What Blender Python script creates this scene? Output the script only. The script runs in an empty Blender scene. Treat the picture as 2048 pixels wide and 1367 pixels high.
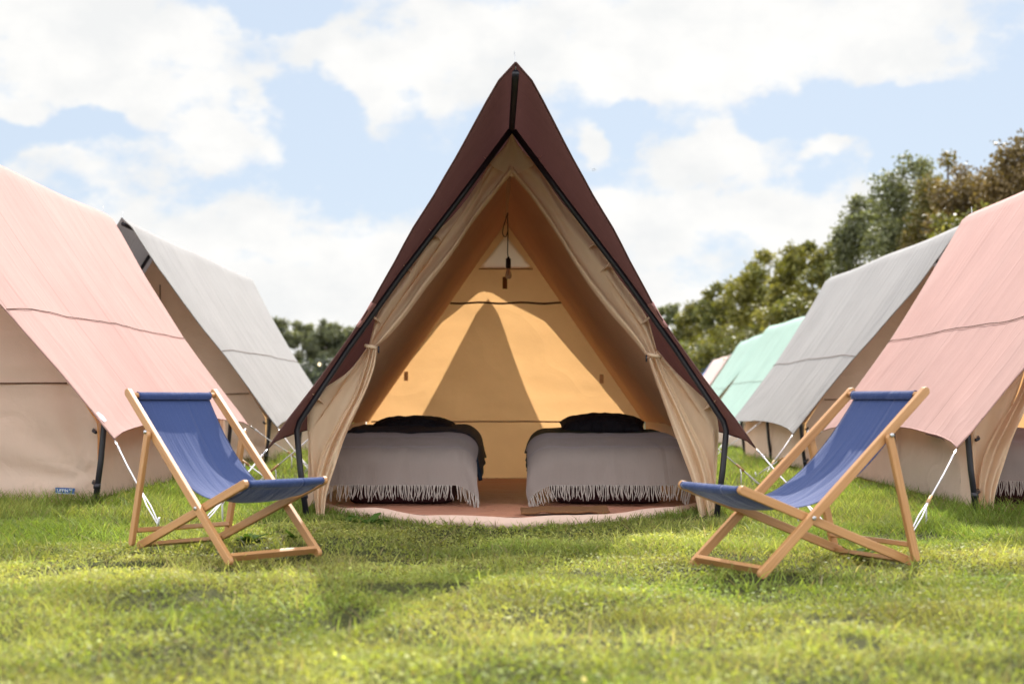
import bpy, bmesh, math, random
import numpy as np
from mathutils import Vector, noise, Matrix

R = math.radians
sc = bpy.context.scene
col = sc.collection
random.seed(7)
rng = np.random.default_rng(11)

# ------------------------------------------------------------------ camera, sky, sun
HC, F = 0.85, 2844.0          # camera height (m), focal length in photo pixels
cam_d = bpy.data.cameras.new("camera")
cam = bpy.data.objects.new("camera", cam_d); col.objects.link(cam)
cam.location = (0, 0, HC); cam.rotation_euler = (R(90), 0, 0)
cam_d.lens = 50; cam_d.sensor_width = 36
cam_d.shift_y = (800 - 683.5) / 2048
cam_d.clip_start = 0.1; cam_d.clip_end = 3000
cam_d.dof.use_dof = True; cam_d.dof.focus_distance = 10.2; cam_d.dof.aperture_fstop = 1.8
sc.camera = cam

SUN_EL, SUN_AZ = 42.0, 12.0   # elevation; azimuth to the right of +Y
world = bpy.data.worlds.new("World"); sc.world = world
world.use_nodes = True
nt = world.node_tree; nt.nodes.clear()
N = lambda t: nt.nodes.new(t)
def wm(op, a, b=None, c=None, clamp=False):
    n = N('ShaderNodeMath'); n.operation = op; n.use_clamp = clamp
    for i, v in enumerate((a, b, c)):
        if v is None: continue
        if isinstance(v, (int, float)): n.inputs[i].default_value = v
        else: nt.links.new(v, n.inputs[i])
    return n.outputs[0]
sky = N('ShaderNodeTexSky'); sky.sky_type = 'NISHITA'; sky.sun_disc = False
sky.sun_elevation = R(SUN_EL); sky.sun_rotation = R(SUN_AZ)
sky.air_density = 1.0; sky.dust_density = 0.6; sky.ozone_density = 1.4
geo = N('ShaderNodeTexCoord'); sep = N('ShaderNodeSeparateXYZ')
nt.links.new(geo.outputs['Generated'], sep.inputs[0])
dx, dy, dz = sep.outputs
az = wm('ARCTAN2', dx, dy); el = wm('ARCSINE', dz)
cmb = N('ShaderNodeCombineXYZ')
nt.links.new(az, cmb.inputs[0]); nt.links.new(wm('MULTIPLY', el, 1.5), cmb.inputs[1])
def wnoise(scale, detail, rough, off=0.0):
    mp = N('ShaderNodeVectorMath'); mp.operation = 'ADD'; mp.inputs[1].default_value = (off, off * .7, off * 1.3)
    nt.links.new(cmb.outputs[0], mp.inputs[0])
    n = N('ShaderNodeTexNoise'); n.inputs['Scale'].default_value = scale
    n.inputs['Detail'].default_value = detail; n.inputs['Roughness'].default_value = rough
    nt.links.new(mp.outputs[0], n.inputs['Vector']); return n.outputs['Fac']
wx = wnoise(13.0, 4, .55, 21.0); wy = wnoise(13.0, 4, .55, 33.0)
azw = wm('MULTIPLY_ADD', wm('SUBTRACT', wx, .5), .11, az); elw = wm('MULTIPLY_ADD', wm('SUBTRACT', wy, .5), .075, el)
n_big = wnoise(9.0, 7, .58, 1.7)
n_det = wnoise(30.0, 6, .62, 4.1)
n_sh = wnoise(16.0, 5, .55, 8.3)
def cloud(px, py, rx, ry):
    a0 = math.atan((px - 1024) / F); e0 = math.atan((800 - py) / F)
    u = wm('DIVIDE', wm('SUBTRACT', azw, a0), rx / F)
    v = wm('DIVIDE', wm('SUBTRACT', elw, e0), ry / F)
    d = wm('SQRT', wm('ADD', wm('MULTIPLY', u, u), wm('MULTIPLY', v, v)))
    return wm('SUBTRACT', 1.0, d)
CL = [(200, 170, 480, 215), (400, 265, 230, 85), (1000, 70, 420, 135), (1330, 110, 470, 155), (1700, 60, 400, 120),
      (700, 130, 150, 130), (1440, 330, 190, 85), (1160, 300, 70, 55), (520, 480, 420, 105), (1650, 440, 640, 85), (1690, 330, 60, 36),
      (1000, 650, 1900, 210), (60, 60, 200, 150)]
m = None
for c in CL:
    k = wm('MAXIMUM', cloud(*c), -1.2)
    m = k if m is None else wm('SMOOTH_MAX', m, k, 0.25)
for c in [(545, 20, 130, 75), (620, 250, 130, 90), (1760, 235, 330, 75), (60, 300, 230, 45), (820, 350, 180, 75), (1990, 330, 200, 170), (1260, 250, 60, 60)]:   # gaps of blue
    m = wm('MULTIPLY_ADD', wm('MAXIMUM', cloud(*c), 0.0), -1.1, m)
# the rest of the sky carries loose cumulus too
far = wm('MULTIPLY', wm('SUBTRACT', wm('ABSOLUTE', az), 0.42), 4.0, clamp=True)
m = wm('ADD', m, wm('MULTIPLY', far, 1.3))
dens = wm('ADD', m, wm('ADD', wm('MULTIPLY', wm('SUBTRACT', n_big, .5), 2.0), wm('MULTIPLY', wm('SUBTRACT', n_det, .5), 1.15)))
mask = N('ShaderNodeMapRange'); mask.interpolation_type = 'SMOOTHSTEP'
mask.inputs['From Min'].default_value = -0.06; mask.inputs['From Max'].default_value = 0.50
nt.links.new(dens, mask.inputs['Value'])
ccol = N('ShaderNodeMix'); ccol.data_type = 'RGBA'
nt.links.new(wm('MULTIPLY', wm('SUBTRACT', n_sh, .36), 3.0, clamp=True), ccol.inputs[0])
ccol.inputs[6].default_value = (5.2, 5.25, 5.25, 1); ccol.inputs[7].default_value = (6.1, 6.02, 5.85, 1)
bright = N('ShaderNodeVectorMath'); bright.operation = 'SCALE'   # clouds out of view are boosted as added fill light
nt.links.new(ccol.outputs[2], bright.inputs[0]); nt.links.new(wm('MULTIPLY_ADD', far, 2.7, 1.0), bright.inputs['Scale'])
mixn = N('ShaderNodeMix'); mixn.data_type = 'RGBA'
nt.links.new(mask.outputs[0], mixn.inputs[0])
thin = N('ShaderNodeMix'); thin.data_type = 'RGBA'; thin.inputs[0].default_value = 0.9
nt.links.new(sky.outputs[0], thin.inputs[6]); thin.inputs[7].default_value = (3.7, 4.3, 5.1, 1)
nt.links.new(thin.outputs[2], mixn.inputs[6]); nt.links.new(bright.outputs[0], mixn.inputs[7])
bg = N('ShaderNodeBackground'); bg.inputs['Strength'].default_value = 0.1
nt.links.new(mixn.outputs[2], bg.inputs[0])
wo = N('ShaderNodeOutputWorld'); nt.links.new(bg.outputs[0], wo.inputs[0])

sun_d = bpy.data.lights.new("sun", 'SUN'); sun_d.energy = 4.3; sun_d.angle = R(0.55); sun_d.color = (1.0, .945, .87)
sun = bpy.data.objects.new("sun", sun_d); col.objects.link(sun)
sv = Vector((math.sin(R(SUN_AZ)) * math.cos(R(SUN_EL)), math.cos(R(SUN_AZ)) * math.cos(R(SUN_EL)), math.sin(R(SUN_EL))))
sun.rotation_euler = sv.to_track_quat('Z', 'Y').to_euler(); sun.location = sv * 50
sc.view_settings.view_transform = 'Standard'; sc.view_settings.look = 'None'
sc.view_settings.exposure = 0.8; sc.view_settings.gamma = 1
sc.render.engine = 'CYCLES'
sc.cycles.max_bounces = 14; sc.cycles.diffuse_bounces = 9; sc.cycles.transmission_bounces = 8
sc.cycles.sample_clamp_indirect = 6

# ------------------------------------------------------------------ materials
def new_mat(name):
    m = bpy.data.materials.new(name); m.use_nodes = True
    t = m.node_tree; t.nodes.clear()
    return m, t
def node(t, typ, **kw):
    n = t.nodes.new(typ)
    for k, v in kw.items():
        if k.startswith('i_'): n.inputs[k[2:].replace('_', ' ')].default_value = v
        else: setattr(n, k, v)
    return n
def out(t, sh): o = t.nodes.new('ShaderNodeOutputMaterial'); t.links.new(sh, o.inputs[0])
def mixcol(t, fac, a, b):
    n = node(t, 'ShaderNodeMix', data_type='RGBA')
    for i, v in ((0, fac), (6, a), (7, b)):
        if hasattr(v, 'links') or isinstance(v, bpy.types.NodeSocket): t.links.new(v, n.inputs[i])
        elif isinstance(v, (tuple, list)): n.inputs[i].default_value = (*v[:3], 1)
        else: n.inputs[i].default_value = v
    return n.outputs[2]
def tnoise(t, vec, scale, detail=4, rough=.55, stretch=None):
    if stretch:
        mp = node(t, 'ShaderNodeMapping'); mp.inputs['Scale'].default_value = stretch
        t.links.new(vec, mp.inputs[0]); vec = mp.outputs[0]
    n = node(t, 'ShaderNodeTexNoise'); n.inputs['Scale'].default_value = scale
    n.inputs['Detail'].default_value = detail; n.inputs['Roughness'].default_value = rough
    t.links.new(vec, n.inputs['Vector']); return n.outputs['Fac']
def ramp(t, fac, p0, p1):
    n = node(t, 'ShaderNodeMapRange'); n.inputs['From Min'].default_value = p0; n.inputs['From Max'].default_value = p1
    t.links.new(fac, n.inputs['Value']); return n.outputs[0]
def cloth(name, c, tc, tf, wrinkle=.25, streak=(5, .5, 1), weave=.12, rough=.85, sheen=0.0, var=.12, weave_scale=420, seams=False, mud=False):
    """woven cloth that lets some light through"""
    m, t = new_mat(name)
    uv = node(t, 'ShaderNodeTexCoord').outputs['UV']
    st = tnoise(t, uv, 1.0, 5, .6, streak)
    blot = tnoise(t, uv, 1.3, 5, .6)
    fine = tnoise(t, uv, weave_scale, 2, .5)
    v = node(t, 'ShaderNodeMath', operation='ADD'); t.links.new(blot, v.inputs[0]); t.links.new(fine, v.inputs[1])
    fac = ramp(t, v.outputs[0], .6, 1.4)
    ca = mixcol(t, fac, tuple(x * (1 - var) for x in c), tuple(min(1, x * (1 + var)) for x in c))
    sh = None
    if seams or mud: sx_ = node(t, 'ShaderNodeSeparateXYZ'); t.links.new(uv, sx_.inputs[0])
    if seams:
        md = node(t, 'ShaderNodeMath', operation='PINGPONG'); t.links.new(sx_.outputs[0], md.inputs[0]); md.inputs[1].default_value = .76
        sh = ramp(t, md.outputs[0], .010, .004)
        ca = mixcol(t, sh, ca, tuple(x * .66 for x in c))
        dirt = ramp(t, tnoise(t, uv, 2.2, 6, .7, (1.2, .5, 1)), .56, .80)
        dm_ = node(t, 'ShaderNodeMath', operation='MULTIPLY'); t.links.new(dirt, dm_.inputs[0]); dm_.inputs[1].default_value = .16
        ca = mixcol(t, dm_.outputs[0], ca, tuple(x * .72 for x in c))
    if mud:
        ns_ = tnoise(t, uv, 9, 5, .7)
        hz = node(t, 'ShaderNodeMath', operation='MULTIPLY_ADD'); t.links.new(ns_, hz.inputs[0]); hz.inputs[1].default_value = -.34; t.links.new(sx_.outputs[1], hz.inputs[2])
        ca = mixcol(t, ramp(t, hz.outputs[0], -.02, -.20), ca, (.36, .28, .20))
    b1 = node(t, 'ShaderNodeBump'); b1.inputs['Strength'].default_value = wrinkle; b1.inputs['Distance'].default_value = .05
    t.links.new(st, b1.inputs['Height'])
    b2 = node(t, 'ShaderNodeBump'); b2.inputs['Strength'].default_value = weave; b2.inputs['Distance'].default_value = .002
    t.links.new(fine, b2.inputs['Height'])
    cr = tnoise(t, uv, 1.0, 1, .3, (streak[0] * .45, streak[1] * .5, 1))
    q = node(t, 'ShaderNodeMath', operation='SUBTRACT'); t.links.new(cr, q.inputs[0]); q.inputs[1].default_value = .5
    q2 = node(t, 'ShaderNodeMath', operation='ABSOLUTE'); t.links.new(q.outputs[0], q2.inputs[0])
    b3 = node(t, 'ShaderNodeBump'); b3.inputs['Strength'].default_value = wrinkle; b3.inputs['Distance'].default_value = .012
    t.links.new(ramp(t, q2.outputs[0], 0, .035), b3.inputs['Height']); t.links.new(b1.outputs[0], b3.inputs['Normal'])
    t.links.new(b3.outputs[0], b2.inputs['Normal'])
    p = node(t, 'ShaderNodeBsdfPrincipled'); p.inputs['Roughness'].default_value = rough
    p.inputs['Specular IOR Level'].default_value = .15
    if sheen: p.inputs['Sheen Weight'].default_value = sheen; p.inputs['Sheen Roughness'].default_value = .4; p.inputs['Sheen Tint'].default_value = (.8, .82, 1, 1)
    t.links.new(ca, p.inputs['Base Color']); t.links.new(b2.outputs[0], p.inputs['Normal'])
    if tf > 0:
        tr = node(t, 'ShaderNodeBsdfTranslucent'); t.links.new(b2.outputs[0], tr.inputs['Normal'])
        tca = mixcol(t, fac, tuple(x * (1 - var) for x in tc), tuple(min(1, x * (1 + var)) for x in tc))
        t.links.new(tca, tr.inputs[0])
        mx = node(t, 'ShaderNodeMixShader'); mx.inputs[0].default_value = tf
        t.links.new(p.outputs[0], mx.inputs[1]); t.links.new(tr.outputs[0], mx.inputs[2]); out(t, mx.outputs[0])
    else: out(t, p.outputs[0])
    return m
def plain(name, c, rough=.5, metal=0, spec=.5, var=.15, scale=20, bump=.1):
    m, t = new_mat(name)
    oc = node(t, 'ShaderNodeTexCoord').outputs['Object']
    n = tnoise(t, oc, scale, 5, .6)
    p = node(t, 'ShaderNodeBsdfPrincipled'); p.inputs['Roughness'].default_value = rough; p.inputs['Metallic'].default_value = metal
    p.inputs['Specular IOR Level'].default_value = spec
    t.links.new(mixcol(t, n, tuple(x * (1 - var) for x in c), tuple(min(1, x * (1 + var)) for x in c)), p.inputs['Base Color'])
    b = node(t, 'ShaderNodeBump'); b.inputs['Strength'].default_value = bump; b.inputs['Distance'].default_value = .003
    t.links.new(n, b.inputs['Height']); t.links.new(b.outputs[0], p.inputs['Normal']); out(t, p.outputs[0]); return m
M = {}
M['burgundy'] = cloth('burgundy canvas', (.108, .054, .050), (.16, .07, .065), .13, .25, seams=True)
M['pink'] = cloth('pink canvas', (.52, .332, .302), (.63, .375, .325), .26, .3, seams=True)
M['palepink'] = cloth('pale pink canvas', (.72, .56, .52), (.7, .5, .46), .25, .2, seams=True)
M['grey'] = cloth('grey canvas', (.305, .295, .293), (.36, .33, .34), .16, .42, seams=True)
M['mint'] = cloth('mint canvas', (.375, .52, .455), (.36, .52, .45), .25, .2, seams=True)
M['blue'] = cloth('pale blue canvas', (.34, .45, .78), (.3, .42, .75), .22, .2, seams=True)
M['cream'] = cloth('cream canvas', (.83, .62, .42), (.89, .53, .225), .44, .22, (2.2, 2.2, 1))
M['curtain'] = cloth('cream curtain canvas', (.74, .57, .41), (.84, .56, .30), .30, .2, (3, .8, 1))
M['thin'] = cloth('thin pale canvas', (.8, .68, .56), (.97, .86, .74), .75, .2)
M['window'] = cloth('thin window cloth', (.85, .70, .55), (.98, .80, .62), .72, .1)
M['seam'] = plain('brown seam tape', (.10, .045, .025), .8)
M['hem'] = cloth('folded hem', (.55, .40, .27), (.7, .42, .2), .15, .1)
M['patch'] = cloth('corner patch', (.42, .22, .21), (.4, .2, .2), .1, .1)
M['wall'] = cloth('pale side wall', (.69, .56, .46), (.80, .57, .40), .30, .3, (3, 3, 1), mud=True)
M['steel'] = plain('black coated steel', (.012, .011, .018), .42, 0, .5, .3, 30, .05)
M['sheet'] = cloth('groundsheet', (.50, .23, .155), (.4, .15, .08), .1, .6, (6, 5, 1), .05, .42)
M['rim'] = cloth('groundsheet rim', (.62, .44, .36), (.6, .4, .3), .15, .4)
M['rope'] = plain('white rope', (.68, .65, .68), .8, 0, .2, .25, 160, .8)
M['runner'] = plain('wooden runner', (.42, .24, .11), .6)
M['metal'] = plain('zinc hook', (.45, .45, .46), .35, 1)
M['blanket'] = cloth('woven grey blanket', (.232, .192, .177), (.2, .15, .14), .04, .45, (4, 1.2, 1), .5, .95, .15, .22, 260)
M['fringe'] = plain('fringe wool', (.33, .285, .26), .95, 0, .1, .2, 60)
M['navy'] = cloth('navy bed linen', (.010, .018, .032), (0, 0, 0), 0, .7, (5, 4, 1), .05, .7)
M['green'] = cloth('dark green bed linen', (.008, .024, .020), (0, 0, 0), 0, .7, (5, 4, 1), .05, .7)
M['black'] = cloth('black pillow linen', (.011, .010, .014), (0, 0, 0), 0, .7, (6, 5, 1), .05, .7)
M['maroon'] = cloth('maroon mattress cover', (.045, .014, .016), (0, 0, 0), 0, .4)
M['sling'] = cloth('blue sling canvas', (.046, .072, .190), (.036, .075, .27), .22, .35, (8, 1.2, 1), .6, .85, .45, .16, 240)
M['bolt'] = plain('steel bolt', (.5, .5, .52), .3, 1)
M['tagblue'] = plain('woven label blue', (.025, .085, .25), .7)
M['taggrey'] = plain('woven label grey', (.42, .50, .62), .7)
M['white'] = plain('white print', (.75, .78, .82), .7)
M['glass'] = plain('frosted bulb glass', (.72, .66, .60), .25)
M['strap'] = cloth('brown strap', (.20, .10, .05), (.2, .1, .05), .1)
M['coir'] = plain('coir mat', (.15, .072, .034), .95, 0, .1, .7, 90, 1.0)
M['bark'] = plain('bark', (.09, .07, .055), .9, 0, .2, .35, 9, .8)
M['bird'] = plain('dark feathers', (.03, .028, .03), .7)
def wood():
    m, t = new_mat('oiled beech wood')
    oc = node(t, 'ShaderNodeTexCoord').outputs['UV']
    g1 = tnoise(t, oc, 1.0, 6, .6, (3, 90, 1)); g2 = tnoise(t, oc, 3.0, 4, .6, (1, 6, 1))
    c1 = mixcol(t, ramp(t, g1, .35, .65), (.34, .155, .056), (.51, .275, .12))
    c2 = mixcol(t, ramp(t, g2, .35, .7), c1, (.44, .22, .085))
    p = node(t, 'ShaderNodeBsdfPrincipled'); p.inputs['Roughness'].default_value = .42
    t.links.new(c2, p.inputs['Base Color'])
    b = node(t, 'ShaderNodeBump'); b.inputs['Strength'].default_value = .15; b.inputs['Distance'].default_value = .002
    t.links.new(g1, b.inputs['Height']); t.links.new(b.outputs[0], p.inputs['Normal']); out(t, p.outputs[0]); return m
M['wood'] = wood()
def leafy(name, tf=.4, rough=.5, spec=.4, tint=(1.5, 1.6, .55)):
    m, t = new_mat(name)
    at = node(t, 'ShaderNodeAttribute', attribute_name='Col')
    p = node(t, 'ShaderNodeBsdfPrincipled'); p.inputs['Roughness'].default_value = rough; p.inputs['Specular IOR Level'].default_value = spec
    t.links.new(at.outputs['Color'], p.inputs['Base Color'])
    vm = node(t, 'ShaderNodeVectorMath', operation='MULTIPLY'); vm.inputs[1].default_value = tint
    t.links.new(at.outputs['Color'], vm.inputs[0])
    tr = node(t, 'ShaderNodeBsdfTranslucent'); t.links.new(vm.outputs[0], tr.inputs[0])
    mx = node(t, 'ShaderNodeMixShader'); mx.inputs[0].default_value = tf
    t.links.new(p.outputs[0], mx.inputs[1]); t.links.new(tr.outputs[0], mx.inputs[2]); out(t, mx.outputs[0]); return m
M['grass'] = leafy('grass blade', .42, .55, .10, (1.35, 1.35, .6))
M['weed'] = leafy('broad weed leaf', .35, .75, .06, (1.35, 1.35, .6))
M['leaf'] = leafy('tree leaf', .35, .5, .35, (1.5, 1.5, .6))
def soil():
    m, t = new_mat('soil under grass')
    oc = node(t, 'ShaderNodeTexCoord').outputs['Object']
    a = tnoise(t, oc, 1.1, 6, .65); b_ = tnoise(t, oc, 30, 4, .7)
    c1 = mixcol(t, ramp(t, b_, .35, .7), (.022, .026, .009), (.085, .085, .028))
    c2 = mixcol(t, ramp(t, a, .60, .72), c1, (.075, .052, .034))
    p = node(t, 'ShaderNodeBsdfPrincipled'); p.inputs['Roughness'].default_value = .95; p.inputs['Specular IOR Level'].default_value = .1
    t.links.new(c2, p.inputs['Base Color'])
    b = node(t, 'ShaderNodeBump'); b.inputs['Strength'].default_value = .8; b.inputs['Distance'].default_value = .03
    t.links.new(b_, b.inputs['Height']); t.links.new(b.outputs[0], p.inputs['Normal']); out(t, p.outputs[0]); return m
M['soil'] = soil()

# ------------------------------------------------------------------ helpers
def tag(o, label, cat, group=None, kind=None):
    if label: o['label'] = label
    if cat: o['category'] = cat
    if group: o['group'] = group
    if kind: o['kind'] = kind
    return o
def thing(name, label, cat, loc=(0, 0, 0), rz=0, group=None):
    o = bpy.data.objects.new(name, None); col.objects.link(o)
    o.empty_display_size = .2
    o.location = loc; o.rotation_euler = (0, 0, rz)
    return tag(o, label, cat, group)
def link(name, me, mat, parent=None):
    o = bpy.data.objects.new(name, me); col.objects.link(o)
    if mat: me.materials.append(mat)
    if parent: o.parent = parent
    return o
class MB:
    def __init__(s): s.v = []; s.f = []; s.uv = []
    def add(s, vs, fs, uvs=None):
        b = len(s.v); s.v += [tuple(p) for p in vs]; s.f += [tuple(i + b for i in f) for f in fs]
        s.uv += list(uvs) if uvs else [(p[0] + p[1] * .3, p[2] + p[1]) for p in vs]
        return s
    def grid(s, fn, nu, nv, uvf=None):
        vs, uv = [], []
        for j in range(nv + 1):
            for i in range(nu + 1):
                p = fn(i / nu, j / nv); vs.append(tuple(p)); uv.append(uvf(i / nu, j / nv, p) if uvf else (p[0], p[2]))
        fs = [(j * (nu + 1) + i, j * (nu + 1) + i + 1, (j + 1) * (nu + 1) + i + 1, (j + 1) * (nu + 1) + i) for j in range(nv) for i in range(nu)]
        return s.add(vs, fs, uv)
    def tube(s, pts, r, n=8, caps=True):
        pts = [Vector(p) for p in pts]; rs = r if isinstance(r, (list, tuple)) else [r] * len(pts)
        vs, uv, L = [], [], 0
        up = None
        for i, p in enumerate(pts):
            d = (pts[min(i + 1, len(pts) - 1)] - pts[max(i - 1, 0)]).normalized()
            if up is None: up = Vector((0, 0, 1)) if abs(d.z) < .9 else Vector((1, 0, 0))
            a = d.cross(up)
            if a.length < 1e-4: a = d.cross(Vector((.3, .9, .2)))
            a.normalize(); b = d.cross(a).normalized(); up = -b if False else up
            if i: L += (p - pts[i - 1]).length
            for k in range(n):
                t = 2 * math.pi * k / n
                vs.append(p + a * math.cos(t) * rs[i] + b * math.sin(t) * rs[i]); uv.append((L, k / n * .15))
        fs = [(i * n + k, i * n + (k + 1) % n, (i + 1) * n + (k + 1) % n, (i + 1) * n + k) for i in range(len(pts) - 1) for k in range(n)]
        if caps: fs += [tuple(range(n - 1, -1, -1)), tuple((len(pts) - 1) * n + k for k in range(n))]
        return s.add(vs, fs, uv)
    def build(s, name, mat, parent=None, smooth=True, bevel=0, flipcheck=True):
        me = bpy.data.meshes.new(name); me.from_pydata(s.v, [], s.f); me.update()
        l = me.uv_layers.new(name='UVMap')
        li = np.empty(len(me.loops), dtype=np.int32); me.loops.foreach_get('vertex_index', li)
        l.data.foreach_set('uv', np.array(s.uv, dtype=np.float32)[li].ravel())
        if smooth: me.polygons.foreach_set('use_smooth', [True] * len(me.polygons))
        o = link(name, me, mat, parent)
        if bevel:
            bm = bmesh.new(); bm.from_mesh(me)
            bmesh.ops.bevel(bm, geom=[e for e in bm.edges if e.calc_face_angle(0) > .6], offset=bevel, segments=2, affect='EDGES', profile=.6)
            bm.to_mesh(me); bm.free()
        return o
def hermite(pts, n):
    """smooth curve through points (Catmull-Rom), n samples"""
    P = [Vector(p) for p in pts]; outp = []
    m = len(P) - 1
    for i in range(n + 1):
        t = i / n * m; k = min(int(t), m - 1); t -= k
        p0, p1, p2, p3 = P[max(k - 1, 0)], P[k], P[k + 1], P[min(k + 2, m)]
        outp.append(.5 * ((2 * p1) + (p2 - p0) * t + (2 * p0 - 5 * p1 + 4 * p2 - p3) * t * t + (3 * p1 - p0 - 3 * p2 + p3) * t ** 3))
    return outp
def lin(xs, ys, x):
    return float(np.interp(x, xs, ys))
def copy_tree(o, parent=None):
    c = o.copy(); col.objects.link(c)
    if parent: c.parent = parent
    for ch in list(o.children): copy_tree(ch, c)
    return c
def nz(x, y, z=0.0): return noise.noise(Vector((x, y, z)))
def at(px, py, d): return Vector(((px - 1024) * d / F, d, HC - (py - 800) * d / F))
def vnoise(x, y, seed=0):
    x = np.asarray(x, float); y = np.asarray(y, float)
    xi = np.floor(x).astype(np.int64); yi = np.floor(y).astype(np.int64); xf = x - xi; yf = y - yi
    def h(a, b):
        v = np.sin(a * 127.1 + b * 311.7 + seed * 74.7) * 43758.5453
        return v - np.floor(v)
    u = xf * xf * (3 - 2 * xf); w = yf * yf * (3 - 2 * yf)
    return (h(xi, yi) * (1 - u) + h(xi + 1, yi) * u) * (1 - w) + (h(xi, yi + 1) * (1 - u) + h(xi + 1, yi + 1) * u) * w
def sstep(a, b, x):
    t = np.clip((np.asarray(x, float) - a) / (b - a), 0, 1); return t * t * (3 - 2 * t)
def gh(x, y):
    """height of the ground"""
    x = np.asarray(x, float); y = np.asarray(y, float)
    n = .075 * (vnoise(x * .8, y * .8, 1) - .5) + .055 * (vnoise(x * 2.6, y * 2.6, 2) - .5)
    n = n * (1 - .85 * sstep(9.0, 10.0, y)) * sstep(1.0, 3.0, y)
    n = n - .02 * (1 - sstep(8.8, 9.8, y))
    n = n + .05 * sstep(-1.9, -3.1, x) * sstep(8.5, 10, y)
    n = n - sstep(1.2, 4.2, x) * np.clip((y - 11.5) * .012, 0, .45)
    return n

# ------------------------------------------------------------------ ground
def axis_coords(lo_far, lo, hi, hi_far, step):
    a = list(np.arange(lo, hi + 1e-6, step)); g = step; x = hi
    while x < hi_far: g *= 1.35; x += g; a.append(x)
    g = step; x = lo
    while x > lo_far: g *= 1.35; x -= g; a.insert(0, x)
    return np.array(a)
gx = axis_coords(-900, -7, 9, 900, .16); gy = axis_coords(-120, 2, 20, 1500, .16)
X, Y = np.meshgrid(gx, gy); Z = gh(X, Y)
nx, ny = len(gx), len(gy)
vs = np.stack([X.ravel(), Y.ravel(), Z.ravel()], 1)
fs = [(j * nx + i, j * nx + i + 1, (j + 1) * nx + i + 1, (j + 1) * nx + i) for j in range(ny - 1) for i in range(nx - 1)]
b = MB(); b.v = vs.tolist(); b.f = fs; b.uv = vs[:, :2].tolist()
tag(b.build('ground', M['soil']), None, None, kind='structure')

# ------------------------------------------------------------------ tents
HW, EZ, RZ = 1.70, .50, 2.90     # half width and height of the fly corner, ridge height
FV = [0, .15, .28, .45, .607, .8, 1.0]; FY = [-1.64, -1.22, -.86, -.44, -.12, -.08, -.22]
FY2 = [-1.64, -1.3, -1.04, -.74, -.50, -.38, -.36]
def fly_point(s, side, u, L, seed, wf=1.0):
    yf = lin(FV, FY if seed == 1 else FY2, s); yr = L + lin([0, .3, .6, 1.0], [.95, .55, .42, .30] if seed == 1 else [.70, .34, .06, -.02], s)
    y = yf + (yr - yf) * u
    edge = math.sin(math.pi * u)
    se = s * (1 - .045 * s * edge ** .6)
    # soft ridge
    zz = RZ - (RZ - EZ) * se
    if se < .03: zz -= (.03 - se) * .5
    x = side * HW * wf * se
    nrm = Vector((side * .816, 0, .577))
    sag = 0.0
    if y > 0:
        k = (y / L * 2) % 1.0
        sag -= .012 * math.sin(math.pi * k) ** 2 * math.sin(math.pi * min(1, se)) if y < L else 0
    else:
        sag += 0 if seed == 1 else .11 * y * min(1, se * 2) * (1 - .4 * se)
    sag += .034 - .010 * float(sstep(.3, .65, se)) + .010 * math.sin(math.pi * min(1, se)) if seed == 1 else .05 - .035 * math.sin(math.pi * min(1, se)) ** .8
    kr = min(1, se * 6 + .2)
    for ye, sg in ((yf, 1), (yr, -1)):      # puckers running out from the guyed corners
        qa, qb = (1 - s) * 2.94, (y - ye) * sg
        rr = math.hypot(qa, qb)
        if rr < 2.2: sag += .016 * math.sin(math.atan2(qa, qb + 1e-6) * 12 + seed) * math.exp(-rr * 1.5) * min(1, rr * 5)
    sag += (.013 if seed == 1 else .019) * kr * nz(y * 1.1 + se * .9, se * 1.3, seed) + .009 * nz(y * 4.5 + se * 1.2, se * 1.2, seed + 5) * min(1, se * 3)
    z = zz - .016 * math.sin(math.pi * min(max((y + 1.6) / (L + 2.3), 0), 1) * 2) ** 2 * (1 - se)
    p = Vector((x, y, z)) + nrm * sag
    if se < .02: p.x = 0
    return p
def halfw(z, top=2.76, ez=.63, hw=1.47):
    return hw * (top - z) / (top - ez) if z > ez else hw
def gable_grid(mb, y0, seed, top=2.76, amp=.018, bot=.03):
    def fn(i, j):
        z = bot + (top - bot) * j; u = i * 2 - 1
        x = u * halfw(z)
        w = (1 - abs(u) ** 4)
        dyy = amp * nz(x * 2.4 + z, z * 2.8, seed) * w + .5 * amp * nz(x * 1.2, z * 9, seed + 3) * (1 - w * .3)
        if amp > .03:
            for sx in (-1, 1):
                ax, az_ = x - sx * 1.45, z - .17; rr = math.hypot(ax, az_)
                dyy += .03 * math.sin(math.atan2(az_, -sx * ax) * 11 + nz(rr * 2, sx, seed)) * math.exp(-rr * 1.3) * min(1, rr * 6)
        return (x, y0 + dyy, z)
    return mb.grid(fn, 60, 60, lambda i, j, p: (p[0], p[2]))
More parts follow.
